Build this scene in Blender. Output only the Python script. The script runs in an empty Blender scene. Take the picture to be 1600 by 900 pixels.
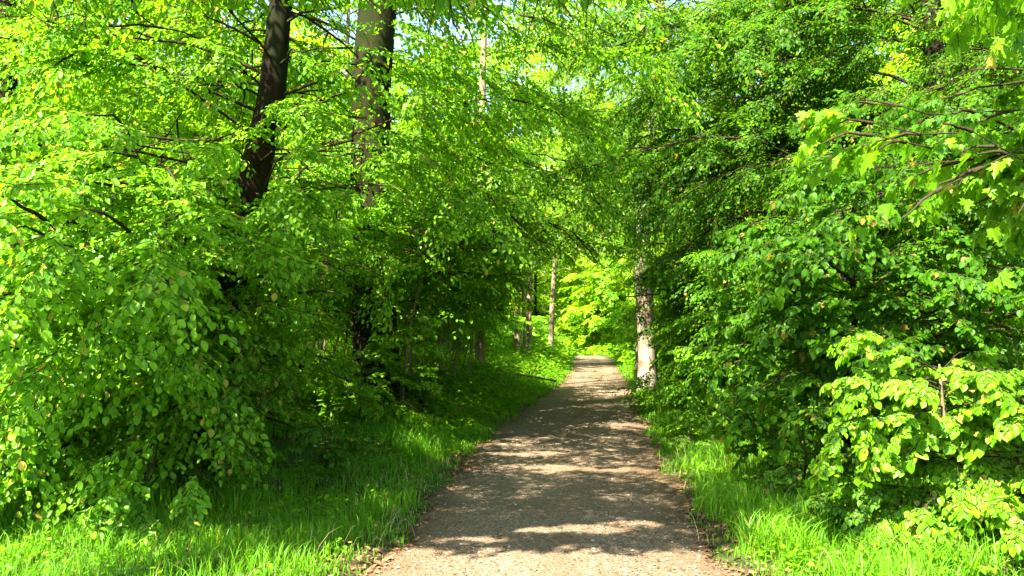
import bpy, math
import numpy as np
from math import radians as R, sin, cos, pi

rng = np.random.default_rng(7)
SC = bpy.context.scene
COL = SC.collection

# ------------------------------------------------------------------ camera, sky, sun, exposure
CAM_H, FPX, HORIZ = 1.7, 1331.0, 522.0
cam = bpy.data.cameras.new('camera')
cam.sensor_width = 36.0
cam.lens = 18.0 / math.tan(math.atan(800.0 / FPX))
cam.clip_start = 0.1
cam.clip_end = 2000
camo = bpy.data.objects.new('camera', cam)
camo.location = (0, 0, CAM_H)
camo.rotation_euler = (R(90) + math.atan((HORIZ - 450) / FPX), 0, 0)
COL.objects.link(camo)
SC.camera = camo

SUN_EL, SUN_AZ = 50.0, 217.0      # compass-like azimuth, clockwise from +Y; the sun stands behind the camera on the left
sdir = np.array([sin(R(SUN_AZ)) * cos(R(SUN_EL)), cos(R(SUN_AZ)) * cos(R(SUN_EL)), sin(R(SUN_EL))])
world = bpy.data.worlds.new('World')
SC.world = world
world.use_nodes = True
nt = world.node_tree
bg = nt.nodes['Background']
sky = nt.nodes.new('ShaderNodeTexSky')
sky.sky_type = 'NISHITA'
sky.sun_disc = False
sky.sun_elevation = R(SUN_EL)
sky.sun_rotation = R(SUN_AZ)
nt.links.new(sky.outputs[0], bg.inputs[0])
bg.inputs[1].default_value = 0.085
sun = bpy.data.lights.new('sun', 'SUN')
sun.energy = 5.0
sun.angle = R(0.53)
sun.color = (1.0, 0.94, 0.82)
suno = bpy.data.objects.new('sun', sun)
from mathutils import Vector
suno.rotation_euler = Vector(sdir).to_track_quat('Z', 'Y').to_euler()
suno.location = (-20, -20, 40)
COL.objects.link(suno)

SC.view_settings.view_transform = 'Standard'
SC.view_settings.look = 'None'
SC.view_settings.gamma = 1.0
SC.view_settings.exposure = 3.0
SC.render.engine = 'CYCLES'
cy = SC.cycles
cy.max_bounces = 10
cy.diffuse_bounces = 4
cy.glossy_bounces = 2
cy.transmission_bounces = 6
cy.use_denoising = True
cy.denoiser = 'OPENIMAGEDENOISE'
cy.denoising_input_passes = 'RGB_ALBEDO_NORMAL'
cy.denoising_prefilter = 'ACCURATE'
cy.use_adaptive_sampling = False
cy.sample_clamp_indirect = 6.0
cy.caustics_reflective = False
cy.caustics_refractive = False
SC.render.use_persistent_data = False

# ------------------------------------------------------------------ materials
def newmat(name):
    m = bpy.data.materials.new(name)
    m.use_nodes = True
    t = m.node_tree
    t.nodes.clear()
    return m, t, t.nodes, t.links

def ramp(ns, cols):
    r = ns.new('ShaderNodeValToRGB')
    el = r.color_ramp.elements
    while len(el) < len(cols):
        el.new(0.5)
    for e, (p, c) in zip(el, cols):
        e.position = p
        e.color = (*c, 1)
    return r

def leaf_mat(name, dark, light, tdark, tlight, gloss=0.05, rough=0.45, tmix=0.5, aged=True):
    m, t, ns, ln = newmat(name)
    at = ns.new('ShaderNodeAttribute'); at.attribute_name = 'rnd'
    old = aged and (light[1] * 1.0, light[1] * .80, light[1] * .12)
    told = aged and (tlight[1] * .95, tlight[1] * .72, tlight[1] * .05)
    r1 = ramp(ns, [(0.0, dark), (.95, light)] + ([(1.0, old)] if aged else []))
    r2 = ramp(ns, [(0.0, tdark), (.95, tlight)] + ([(1.0, told)] if aged else []))
    ln.new(at.outputs['Fac'], r1.inputs[0]); ln.new(at.outputs['Fac'], r2.inputs[0])
    d = ns.new('ShaderNodeBsdfDiffuse'); tr = ns.new('ShaderNodeBsdfTranslucent')
    g = ns.new('ShaderNodeBsdfGlossy'); g.inputs['Roughness'].default_value = rough
    ln.new(r1.outputs[0], d.inputs[0]); ln.new(r2.outputs[0], tr.inputs[0])
    mx = ns.new('ShaderNodeMixShader'); mx.inputs[0].default_value = tmix
    ln.new(d.outputs[0], mx.inputs[1]); ln.new(tr.outputs[0], mx.inputs[2])
    lw = ns.new('ShaderNodeLayerWeight'); lw.inputs[0].default_value = 0.25
    mul = ns.new('ShaderNodeMath'); mul.operation = 'MULTIPLY_ADD'
    mul.inputs[1].default_value = 0.028; mul.inputs[2].default_value = gloss * 0.2
    ln.new(lw.outputs['Fresnel'], mul.inputs[0])
    m2 = ns.new('ShaderNodeMixShader')
    ln.new(mul.outputs[0], m2.inputs[0]); ln.new(mx.outputs[0], m2.inputs[1]); ln.new(g.outputs[0], m2.inputs[2])
    o = ns.new('ShaderNodeOutputMaterial'); ln.new(m2.outputs[0], o.inputs[0])
    return m

def G(k, r=0.42, b=0.02):       # a green of strength k
    return (k * r, k, k * b)
M = {}
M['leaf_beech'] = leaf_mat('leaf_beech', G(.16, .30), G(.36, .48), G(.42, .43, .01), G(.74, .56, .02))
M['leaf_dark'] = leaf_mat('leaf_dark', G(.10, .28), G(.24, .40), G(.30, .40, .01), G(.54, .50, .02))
M['leaf_shade'] = leaf_mat('leaf_shade', G(.08, .24), G(.19, .36), G(.24, .36, .01), G(.44, .46, .02), gloss=.03)  # darker copy of the leaf greens; shade of the right-hand trees in the colour
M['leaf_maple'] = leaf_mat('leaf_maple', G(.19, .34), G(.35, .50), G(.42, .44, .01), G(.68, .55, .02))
M['leaf_far'] = leaf_mat('leaf_far', G(.26, .48), G(.42, .62), G(.56, .56, .01), G(.80, .70, .02))  # brightened leaf green; sunlight of the central canopy put into the colour
M['grass'] = leaf_mat('grass_blade', G(.17, .28), G(.32, .44), G(.32, .38, .02), G(.50, .50, .03), tmix=0.42)
M['herb'] = leaf_mat('herb_leaf', G(.17, .34), G(.30, .46), G(.40, .46, .02), G(.58, .54, .02))
M['straw'] = leaf_mat('dry_straw', (.35, .28, .12), (.5, .42, .2), (.3, .24, .1), (.4, .34, .14), aged=False)
M['litter'] = leaf_mat('dead_leaf', (.07, .035, .018), (.30, .17, .09), (.05, .03, .01), (.12, .06, .03), gloss=.03, tmix=.25, aged=False)

def bark(name, c1, c2, c3, scale=9.0, stretch=0.25):
    m, t, ns, ln = newmat(name)
    tc = ns.new('ShaderNodeTexCoord'); mp = ns.new('ShaderNodeMapping')
    mp.inputs['Scale'].default_value = (1, 1, stretch)
    ln.new(tc.outputs['Object'], mp.inputs[0])
    n1 = ns.new('ShaderNodeTexNoise'); n1.inputs['Scale'].default_value = scale; n1.inputs['Detail'].default_value = 8
    n2 = ns.new('ShaderNodeTexNoise'); n2.inputs['Scale'].default_value = 2.3; n2.inputs['Detail'].default_value = 5
    ln.new(mp.outputs[0], n1.inputs[0]); ln.new(tc.outputs['Object'], n2.inputs[0])
    r1 = ramp(ns, [(.35, c1), (.65, c2)]); ln.new(n1.outputs[0], r1.inputs[0])
    r2 = ramp(ns, [(.45, (0, 0, 0)), (.62, (1, 1, 1))]); ln.new(n2.outputs[0], r2.inputs[0])
    mx = ns.new('ShaderNodeMixRGB'); mx.inputs[2].default_value = (*c3, 1)
    ln.new(r2.outputs[0], mx.inputs[0]); ln.new(r1.outputs[0], mx.inputs[1])
    b = ns.new('ShaderNodeBsdfPrincipled'); b.inputs['Roughness'].default_value = .9
    b.inputs['Specular IOR Level'].default_value = .04
    ln.new(mx.outputs[0], b.inputs['Base Color'])
    bp = ns.new('ShaderNodeBump'); bp.inputs['Strength'].default_value = .8; bp.inputs['Distance'].default_value = .03
    ln.new(n1.outputs[0], bp.inputs['Height']); ln.new(bp.outputs[0], b.inputs['Normal'])
    o = ns.new('ShaderNodeOutputMaterial'); ln.new(b.outputs[0], o.inputs[0])
    return m
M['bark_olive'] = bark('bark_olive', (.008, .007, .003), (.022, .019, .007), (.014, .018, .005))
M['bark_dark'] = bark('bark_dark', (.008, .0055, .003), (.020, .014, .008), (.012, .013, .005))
M['bark_pale'] = bark('bark_pale', (.16, .13, .085), (.30, .26, .19), (.10, .075, .045), 6)
M['bark_warm'] = bark('bark_warm', (.13, .092, .055), (.27, .20, .125), (.11, .11, .05), 7)
M['twig'] = bark('twig_bark', (.02, .014, .008), (.05, .036, .02), (.035, .03, .014), 30)
M['root'] = bark('root_bark', (.06, .045, .03), (.14, .10, .07), (.05, .05, .02), 14)

# gravel of the path
m, t, ns, ln = newmat('path_gravel'); M['path'] = m
tc = ns.new('ShaderNodeTexCoord')
v1 = ns.new('ShaderNodeTexVoronoi'); v1.inputs['Scale'].default_value = 55
v2 = ns.new('ShaderNodeTexVoronoi'); v2.inputs['Scale'].default_value = 120
n1 = ns.new('ShaderNodeTexNoise'); n1.inputs['Scale'].default_value = .55; n1.inputs['Detail'].default_value = 6; n1.inputs['Roughness'].default_value = .65
n2 = ns.new('ShaderNodeTexNoise'); n2.inputs['Scale'].default_value = 24; n2.inputs['Detail'].default_value = 6; n2.inputs['Roughness'].default_value = .75
for n in (v1, v2, n1, n2):
    ln.new(tc.outputs['Object'], n.inputs['Vector'])
ed = ns.new('ShaderNodeAttribute'); ed.attribute_name = 'edge'      # how worn: 0 in the wheel tracks .. 1 on the littered margins
sep = ns.new('ShaderNodeSeparateColor'); ln.new(v1.outputs['Color'], sep.inputs[0])
rs = ramp(ns, [(.0, (.09, .061, .034)), (.5, (.155, .110, .066)), (.85, (.21, .153, .097)), (1., (.29, .22, .15))])
ln.new(sep.outputs[0], rs.inputs[0])
rb = ramp(ns, [(.3, (.05, .03, .013)), (.55, (.11, .07, .032)), (.8, (.19, .13, .068))])
ln.new(n2.outputs[0], rb.inputs[0])
add = ns.new('ShaderNodeMath'); add.operation = 'ADD'
mm = ns.new('ShaderNodeMath'); mm.operation = 'MULTIPLY_ADD'; mm.inputs[1].default_value = 2.4; mm.inputs[2].default_value = -1.05
ln.new(n1.outputs[0], mm.inputs[0]); ln.new(mm.outputs[0], add.inputs[0]); ln.new(ed.outputs['Fac'], add.inputs[1])
m3 = ns.new('ShaderNodeMath'); m3.operation = 'MULTIPLY_ADD'; m3.inputs[1].default_value = 1.2; m3.inputs[2].default_value = -.6
ln.new(n2.outputs[0], m3.inputs[0])
a2 = ns.new('ShaderNodeMath'); a2.operation = 'ADD'; a2.use_clamp = True
ln.new(add.outputs[0], a2.inputs[0]); ln.new(m3.outputs[0], a2.inputs[1])
mx = ns.new('ShaderNodeMixRGB'); ln.new(a2.outputs[0], mx.inputs[0]); ln.new(rs.outputs[0], mx.inputs[1]); ln.new(rb.outputs[0], mx.inputs[2])
b = ns.new('ShaderNodeBsdfPrincipled'); b.inputs['Roughness'].default_value = .95; b.inputs['Specular IOR Level'].default_value = .15
ln.new(mx.outputs[0], b.inputs['Base Color'])
hs = ns.new('ShaderNodeMath'); hs.operation = 'ADD'
ln.new(v1.outputs['Distance'], hs.inputs[0]); ln.new(n2.outputs[0], hs.inputs[1])
bp = ns.new('ShaderNodeBump'); bp.inputs['Strength'].default_value = .9; bp.inputs['Distance'].default_value = .015; bp.invert = True
ln.new(hs.outputs[0], bp.inputs['Height']); ln.new(bp.outputs[0], b.inputs['Normal'])
o = ns.new('ShaderNodeOutputMaterial'); ln.new(b.outputs[0], o.inputs[0])

# forest soil with moss and rotting leaves
m, t, ns, ln = newmat('forest_soil'); M['soil'] = m
tc = ns.new('ShaderNodeTexCoord')
n1 = ns.new('ShaderNodeTexNoise'); n1.inputs['Scale'].default_value = .5; n1.inputs['Detail'].default_value = 6
n2 = ns.new('ShaderNodeTexNoise'); n2.inputs['Scale'].default_value = 18; n2.inputs['Detail'].default_value = 8; n2.inputs['Roughness'].default_value = .7
for n in (n1, n2): ln.new(tc.outputs['Object'], n.inputs['Vector'])
r1 = ramp(ns, [(.3, (.02, .014, .008)), (.6, (.07, .045, .022)), (.8, (.13, .08, .045))]); ln.new(n2.outputs[0], r1.inputs[0])
r2 = ramp(ns, [(.3, (.025, .05, .01)), (.7, (.06, .12, .018))]); ln.new(n2.outputs[0], r2.inputs[0])
rm = ramp(ns, [(.42, (0, 0, 0)), (.56, (1, 1, 1))]); ln.new(n1.outputs[0], rm.inputs[0])
mx = ns.new('ShaderNodeMixRGB'); ln.new(rm.outputs[0], mx.inputs[0]); ln.new(r1.outputs[0], mx.inputs[1]); ln.new(r2.outputs[0], mx.inputs[2])
b = ns.new('ShaderNodeBsdfPrincipled'); b.inputs['Roughness'].default_value = 1; b.inputs['Specular IOR Level'].default_value = .1
ln.new(mx.outputs[0], b.inputs['Base Color'])
bp = ns.new('ShaderNodeBump'); bp.inputs['Distance'].default_value = .04; ln.new(n2.outputs[0], bp.inputs['Height']); ln.new(bp.outputs[0], b.inputs['Normal'])
o = ns.new('ShaderNodeOutputMaterial'); ln.new(b.outputs[0], o.inputs[0])

# ------------------------------------------------------------------ mesh helpers
def make_mesh(name, V, faces, mat, rnd=None, smooth=False, attr='rnd'):
    """faces: list of (n,k) int arrays; rnd: one value per face in the same order"""
    me = bpy.data.meshes.new(name)
    V = np.asarray(V, np.float32)
    me.vertices.add(len(V)); me.vertices.foreach_set('co', V.ravel())
    tot = np.concatenate([np.full(len(f), f.shape[1], np.int32) for f in faces])
    idx = np.concatenate([f.ravel() for f in faces]).astype(np.int32)
    me.loops.add(len(idx)); me.loops.foreach_set('vertex_index', idx)
    me.polygons.add(len(tot))
    st = np.zeros(len(tot), np.int32); st[1:] = np.cumsum(tot)[:-1]
    me.polygons.foreach_set('loop_start', st)
    if rnd is not None:
        a = me.attributes.new(attr, 'FLOAT', 'FACE'); a.data.foreach_set('value', np.asarray(rnd, np.float32))
    me.update(calc_edges=True)
    me.polygons.foreach_set('use_smooth', np.full(len(tot), smooth, bool))
    me.materials.append(mat)
    return me

def link(name, me, parent=None, **props):
    o = bpy.data.objects.new(name, me)
    COL.objects.link(o)
    if parent is not None: o.parent = parent
    for k, v in props.items(): o[k] = v
    return o

def tubes(paths, radii, ns=5):
    """paths: list of (k,3) arrays, radii list of (k,) -> V, quads"""
    Vs, Fs, off = [], [], 0
    for P, r in zip(paths, radii):
        P = np.asarray(P, float); k = len(P)
        T = np.gradient(P, axis=0); T /= np.linalg.norm(T, axis=1)[:, None] + 1e-9
        ref = np.array([0, 0, 1.]) if abs(T[0, 2]) < .8 else np.array([1., 0, 0])
        A = np.cross(T, ref); A /= np.linalg.norm(A, axis=1)[:, None] + 1e-9
        B = np.cross(T, A)
        a = np.arange(ns) * 2 * pi / ns
        ring = P[:, None] + np.asarray(r)[:, None, None] * (np.cos(a)[None, :, None] * A[:, None] + np.sin(a)[None, :, None] * B[:, None])
        Vs.append(ring.reshape(-1, 3))
        i = np.arange(k - 1)[:, None] * ns; j = np.arange(ns)[None]; j2 = (j + 1) % ns
        Fs.append(np.stack([i + j, i + j2, i + ns + j2, i + ns + j], -1).reshape(-1, 4) + off)
        off += k * ns
    return np.concatenate(Vs), np.concatenate(Fs)

def batch_tubes(P, r, ns=3):
    """P (m,k,3), r (m,k) all at once"""
    m_, k = P.shape[:2]
    T = np.gradient(P, axis=1); T /= np.linalg.norm(T, axis=2)[..., None] + 1e-9
    ref = np.where(np.abs(T[:, :1, 2:3]) < .8, np.array([0, 0, 1.]), np.array([1., 0, 0]))
    A = np.cross(T, np.broadcast_to(ref, T.shape)); A /= np.linalg.norm(A, axis=2)[..., None] + 1e-9
    B = np.cross(T, A)
    a = np.arange(ns) * 2 * pi / ns
    ring = P[:, :, None] + r[:, :, None, None] * (np.cos(a)[:, None] * A[:, :, None] + np.sin(a)[:, None] * B[:, :, None])
    V = ring.reshape(-1, 3)
    i = (np.arange(m_)[:, None, None] * k + np.arange(k - 1)[None, :, None]) * ns
    j = np.arange(ns)[None, None]; j2 = (j + 1) % ns
    F = np.stack([i + j, i + j2, i + ns + j2, i + ns + j], -1).reshape(-1, 4)
    return V, F

# leaf outlines: unit length along +x, folded on the midrib, tip drooping
def leaf_shape(half, fold=.28, curl=.16):
    """half: list of (x,y) of one edge from base to tip, without the two ends"""
    h = np.array(half, float)
    n = len(h)
    z = lambda x, y: abs(y) * fold - curl * x * x
    V = [(0, 0, 0)] + [(x, y, z(x, y)) for x, y in h] + [(1, 0, -curl)] + [(x, -y, z(x, y)) for x, y in h]
    L = [0] + list(range(1, n + 1)) + [n + 1]
    Rr = [n + 1] + list(range(2 * n + 1, n + 1, -1)) + [0]
    return np.array(V), [np.array([L[::-1]]), np.array([Rr[::-1]])]
SH = {
    'oval': leaf_shape([(.10, .17), (.32, .34), (.62, .35), (.88, .17)]),
    'heart': leaf_shape([(-.06, .16), (.08, .40), (.36, .47), (.66, .34), (.87, .13)], .22, .2),
    'maple': leaf_shape([(-.10, .20), (-.06, .30), (.02, .28), (.05, .52), (.17, .40), (.24, .40), (.45, .66), (.44, .46), (.56, .42),
                         (.45, .20), (.62, .16), (.66, .26), (.80, .12)], .16, .22),
    'rhomb': leaf_shape([(.42, .36)], .25, .12),
    'hex': leaf_shape([(.2, .30), (.72, .30)], .25, .14),
    'card': leaf_shape([(.45, .55)], .2, .1),
}

def leaf_mesh(name, P, D, N, S, shape, mat, rnd=None):
    V0, F0 = SH[shape]
    D = D / (np.linalg.norm(D, axis=1)[:, None] + 1e-9)
    Y = np.cross(N, D); Y /= np.linalg.norm(Y, axis=1)[:, None] + 1e-9
    Z = np.cross(D, Y)
    n, k = len(P), len(V0)
    V = P[:, None] + S[:, None, None] * (V0[None, :, :1] * D[:, None] + V0[None, :, 1:2] * Y[:, None] + V0[None, :, 2:] * Z[:, None])
    F = [(np.arange(n)[:, None] * k + f[0][None]) for f in F0]
    if rnd is None: rnd = np.clip(rng.normal(.45, .28, n), 0, 1)
    return make_mesh(name, V.reshape(-1, 3), F, mat, np.tile(rnd, len(F)))

# ------------------------------------------------------------------ sprays: flat leafy twigs
def spray(seed, leaf=.07, n_side=14, dens=.038, droop=.35, hang=.10):
    """unit-length twig along +x with side twigs in the xy plane; returns leaves (P,D,N,S) and twig lines (m,3,3)"""
    g = np.random.default_rng(seed)
    P, D, N, S, T = [], [], [], [], []
    def pt(t): return np.array([t, .05 * sin(t * 5 + seed), -droop * t * t])
    def run(f, n, sz):
        side = 1
        for i in range(n):
            t = (i + .6 + g.normal(0, .15)) / n
            p = f(t); q = f(min(t + .06, 1.05)); d = q - p; d /= np.linalg.norm(d) + 1e-9
            side = -side
            a = side * g.normal(.85, .22) * (1 - .45 * t)
            dd = np.array([d[0] * cos(a) - d[1] * sin(a), d[0] * sin(a) + d[1] * cos(a), d[2] - hang + g.normal(0, .22)])
            nn = np.array([g.normal(0, .32), g.normal(0, .32), 1.])
            P.append(p + g.normal(0, .006, 3)); D.append(dd); N.append(nn); S.append(sz * g.uniform(.5, 1.22) * (1 - .2 * t))
    run(pt, int(1 / dens), leaf)
    T.append([pt(0), pt(.5), pt(1)])
    for i in range(n_side):
        t0 = .08 + .86 * i / n_side
        s = 1 if i % 2 else -1
        L = (.50 * (1 - t0) + .12) * g.uniform(.75, 1.15)
        a = s * g.normal(.85, .12)
        b = pt(t0); dz = g.normal(-.08, .15)
        f = lambda u, b=b, a=a, L=L, dz=dz: b + np.array([cos(a * (1 - .25 * u)) * L * u, sin(a * (1 - .25 * u)) * L * u, (dz * u - droop * .8 * u * u) * L - droop * t0 * L * u * .8])
        run(f, max(3, int(L / dens)), leaf)
        T.append([f(0), f(.5), f(1)])
    return tuple(np.array(x) for x in (P, D, N, S, T))

SPR = {
    'near': [spray(s, .080, 12, .044, .20, .28) for s in range(6)],
    'mid': [spray(10 + s, .085, 9, .062, .32) for s in range(6)],
    'far': [spray(20 + s, .15, 7, .115, .25) for s in range(6)],
    'maple': [spray(30 + s, .16, 6, .12, .22, .75) for s in range(6)],
    'heart': [spray(40 + s, .125, 7, .09, .16, .5) for s in range(6)],
}

def frames(d, roll):
    d = d / (np.linalg.norm(d, axis=1)[:, None] + 1e-9)
    up = np.array([0, 0, 1.])
    y = np.cross(np.broadcast_to(up, d.shape), d); y /= np.linalg.norm(y, axis=1)[:, None] + 1e-9
    z = np.cross(d, y)
    c, s = np.cos(roll)[:, None], np.sin(roll)[:, None]
    return np.stack([d, c * y + s * z, -s * y + c * z], axis=2)      # columns

def instance_sprays(kind, O, Dr, Sc, g, leafscale=1.0):
    F = frames(np.asarray(Dr), g.normal(0, .28, len(O)))
    O = np.asarray(O); Sc = np.asarray(Sc)
    v = g.integers(0, len(SPR[kind]), len(O))
    out = [[], [], [], [], []]
    for k in range(len(SPR[kind])):
        mk = v == k
        if not mk.any(): continue
        P, D, N, S, T = SPR[kind][k]
        f, o_, s_ = F[mk], O[mk], Sc[mk]
        out[0].append((np.einsum('nij,kj->nki', f, P) * s_[:, None, None] + o_[:, None]).reshape(-1, 3))
        out[1].append(np.einsum('nij,kj->nki', f, D).reshape(-1, 3))
        nn = np.einsum('nij,kj->nki', f, N); nn[..., 2] += .35
        out[2].append(nn.reshape(-1, 3))
        out[3].append((S[None] * (s_[:, None] ** .35) * leafscale * np.ones((mk.sum(), 1))).ravel())
        out[4].append((np.einsum('nij,mkj->nmki', f, T) * s_[:, None, None, None] + o_[:, None, None]).reshape(-1, 3, 3))
    return [np.concatenate(x) for x in out]

# ------------------------------------------------------------------ the ground plan (metres, Y away from the camera)
LX = np.array([(-40, -1.35), (0, -1.3), (5.0, -1.12), (5.99, -.90), (6.9, -.88), (8.1, -.79), (9.9, -.63), (12.7, -.50), (17.7, .07), (23.1, .87),
               (29, 1.70), (39, 2.73), (50, 3.6), (60, 4.64), (66, 4.6), (72, 3.2), (80, -1.5), (90, -10), (140, -60), (300, -200)])
RX = np.array([(-40, 1.3), (0, 1.35), (5.0, 1.33), (5.99, 1.42), (6.9, 1.51), (8.1, 1.68), (9.9, 1.83), (12.7, 2.10), (17.7, 2.66), (23.1, 3.30),
               (29, 3.97), (39, 4.89), (50, 5.9), (60, 6.68), (66, 7.0), (72, 6.0), (80, 1.6), (90, -7), (140, -57), (300, -197)])
def wander(Y, p): return .055 * np.sin(Y * 1.9 + p) + .045 * np.sin(Y * 4.7 + 2 * p) + .03 * np.sin(Y * 9.1 + p)
def pl(Y): return np.interp(Y, LX[:, 0], LX[:, 1]) + wander(Y, 0)
def pr(Y): return np.interp(Y, RX[:, 0], RX[:, 1]) + wander(Y, 2.4)
def ss(x): x = np.clip(x, 0, 1); return x * x * (3 - 2 * x)
def lump(X, Y):
    return (.06 * np.sin(X * 1.7 + Y * .9) + .05 * np.sin(X * -.8 + Y * 1.9 + 1) + .03 * np.sin(X * 3.7 - Y * 3.1 + 2)
            + .02 * np.sin(X * 6.1 + Y * 5.3))
def base_z(Y): return -.055 * np.clip(Y - 67, 0, 22) + 14 * ss((Y - 100) / 130)
def ground(X, Y):
    X = np.asarray(X, float); Y = np.asarray(Y, float)
    sl = pl(Y) - X; sr = X - pr(Y)
    bank = .05 + .50 * ss((Y - 9) / 9)
    hl = .035 * ss(sl / .2) + bank * ss((sl - .1) / 2.3) + .10 * np.clip(sl - 2.4, 0, 25) * ss((Y - 6) / 8) + lump(X, Y) * ss(sl / 1.5)
    hr = .03 * ss(sr / .2) - .06 * ss((sr - .3) / 2.5) + .05 * np.clip(sr - 6, 0, 30) + lump(X, Y) * ss(sr / 1.5)
    h = np.where(sl > 0, hl, np.where(sr > 0, hr, 0))
    h = h + .12 * np.clip(Y - 70, 0, 40) * ss((sr - 1) / 6)
    return base_z(Y) + h - .03 * (1 - np.maximum(ss(sl / .12), ss(sr / .12)))

# ground sheet
offs = np.array([0, .06, .12, .2, .35, .5, .75, 1, 1.3, 1.7, 2.1, 2.6, 3.2, 4, 5, 6, 7.5, 9, 11, 14, 18, 24, 32, 45, 65, 95, 140, 220])
ys = np.concatenate([np.arange(-40, 0, 4), np.arange(0, 30, .2), np.arange(30, 80, .5), np.arange(80, 120, 3), np.arange(120, 330, 12)])
rows = []
for y in ys:
    a, b_ = pl(y), pr(y)
    x = np.concatenate([a - offs[::-1], np.linspace(a, b_, 7)[1:-1], b_ + offs])
    rows.append(np.stack([x, np.full_like(x, y), ground(x, np.full_like(x, y))], -1))
V = np.array(rows); nr, nc = V.shape[:2]
i = np.arange(nr - 1)[:, None] * nc + np.arange(nc - 1)[None]
F = np.stack([i, i + 1, i + nc + 1, i + nc], -1).reshape(-1, 4)
link('ground', make_mesh('ground', V.reshape(-1, 3), [F], M['soil'], smooth=True), kind='structure')

# path sheet with slightly ragged margins
ys = np.concatenate([np.arange(-40, 2, 3), np.arange(2, 30, .12), np.arange(30, 84, .4)])
rows, ea = [], []
us = np.linspace(0, 1, 25)
for y in ys:
    a = pl(y) - .06; b_ = pr(y) + .06
    x = a + (b_ - a) * us
    z = base_z(y) + .012 * np.sin(us * pi) - .010 * np.exp(-((us - .3) / .1) ** 2) - .010 * np.exp(-((us - .72) / .1) ** 2) \
        + .004 * np.sin(x * 9 + y * 7) + .003 * np.sin(x * 17 - y * 13) + .006
    rows.append(np.stack([x, np.full_like(x, y), z], -1))
    ea.append(np.clip(.75 - np.minimum(us, 1 - us) * 4.2, 0, 1) + .18 * np.exp(-((us - .52) / .1) ** 2) + .30 * ss((us - .45) / .35) * (y < 14))
V = np.array(rows); nr, nc = V.shape[:2]
i = np.arange(nr - 1)[:, None] * nc + np.arange(nc - 1)[None]
F = np.stack([i, i + 1, i + nc + 1, i + nc], -1).reshape(-1, 4)
me = make_mesh('gravel_path', V.reshape(-1, 3), [F], M['path'], smooth=True)
at = me.attributes.new('edge', 'FLOAT', 'POINT'); at.data.foreach_set('value', np.array(ea, np.float32).ravel())
link('path', me, kind='structure')

# loose stones on the path
n = 9000
Y = 4.5 + 30 * rng.random(n) ** 2.0
u = rng.random(n); X = pl(Y) + (pr(Y) - pl(Y)) * u
s = rng.gamma(2.2, .0030, n) + .003
s = np.minimum(s, .022)
oct_ = np.array([(1, 0, 0), (0, 1, 0), (-1, 0, 0), (0, -1, 0), (.1, .1, .7), (-.1, 0, -.4)])
of = np.array([(0, 1, 4), (1, 2, 4), (2, 3, 4), (3, 0, 4)])
a = rng.random(n) * 2 * pi
sx = s * rng.uniform(.7, 1.4, n); sy = s * rng.uniform(.6, 1.1, n); szz = s * rng.uniform(.5, 1, n)
C0 = oct_[None] * np.stack([sx, sy, szz], -1)[:, None]
Vx = C0[..., 0] * np.cos(a)[:, None] - C0[..., 1] * np.sin(a)[:, None]; Vy = C0[..., 0] * np.sin(a)[:, None] + C0[..., 1] * np.cos(a)[:, None]
V = np.stack([Vx + X[:, None], Vy + Y[:, None], C0[..., 2] + (base_z(Y) + .012)[:, None]], -1).reshape(-1, 3)
F = (np.arange(n)[:, None, None] * 6 + of[None]).reshape(-1, 3)
M['stone'] = leaf_mat('loose_stone', (.08, .06, .045), (.27, .23, .18), (0, 0, 0), (0, 0, 0), gloss=.02, tmix=0, aged=False)
link('loose_stones', make_mesh('loose_stones', V, [F], M['stone'], np.repeat(rng.random(n) ** 1.5, 4)), kind='stuff', label='small loose stones scattered on the gravel path', category='stones')

# dead leaves on the margins and under the trees
def side_points(n, ymin, ymax, smax, p=2.0, left=None, q=1.6):
    Y = ymin + (ymax - ymin) * rng.random(n) ** p
    s = smax * rng.random(n) ** q
    L = rng.random(n) < .5 if left is None else np.full(n, left)
    X = np.where(L, pl(Y) - s, pr(Y) + s)
    return X, Y, s, L
X1, Y1, s1, L1 = side_points(26000, 4.6, 45, 7, 1.8)
n2_ = 7000
Y2 = 4.6 + 45 * rng.random(n2_) ** 1.8
u2 = rng.beta(.45, .55, n2_)
X2 = pl(Y2) - .1 + (pr(Y2) - pl(Y2) + .2) * u2
X = np.concatenate([X1, X2]); Y = np.concatenate([Y1, Y2]); n = len(X)
P = np.stack([X, Y, np.maximum(ground(X, Y), base_z(Y) + 0) + .02], -1)
a = rng.random(n) * 2 * pi
D = np.stack([np.cos(a), np.sin(a), rng.normal(0, .25, n)], -1)
N = np.stack([rng.normal(0, .35, n), rng.normal(0, .35, n), np.ones(n)], -1)
S = np.concatenate([rng.uniform(.02, .06, len(X1)), rng.uniform(.010, .032, n2_)])
link('fallen_leaves', leaf_mesh('fallen_leaves', P, D, N, S, 'hex', M['litter']), kind='stuff', label='brown fallen leaves along the path margins', category='leaf litter')

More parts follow.
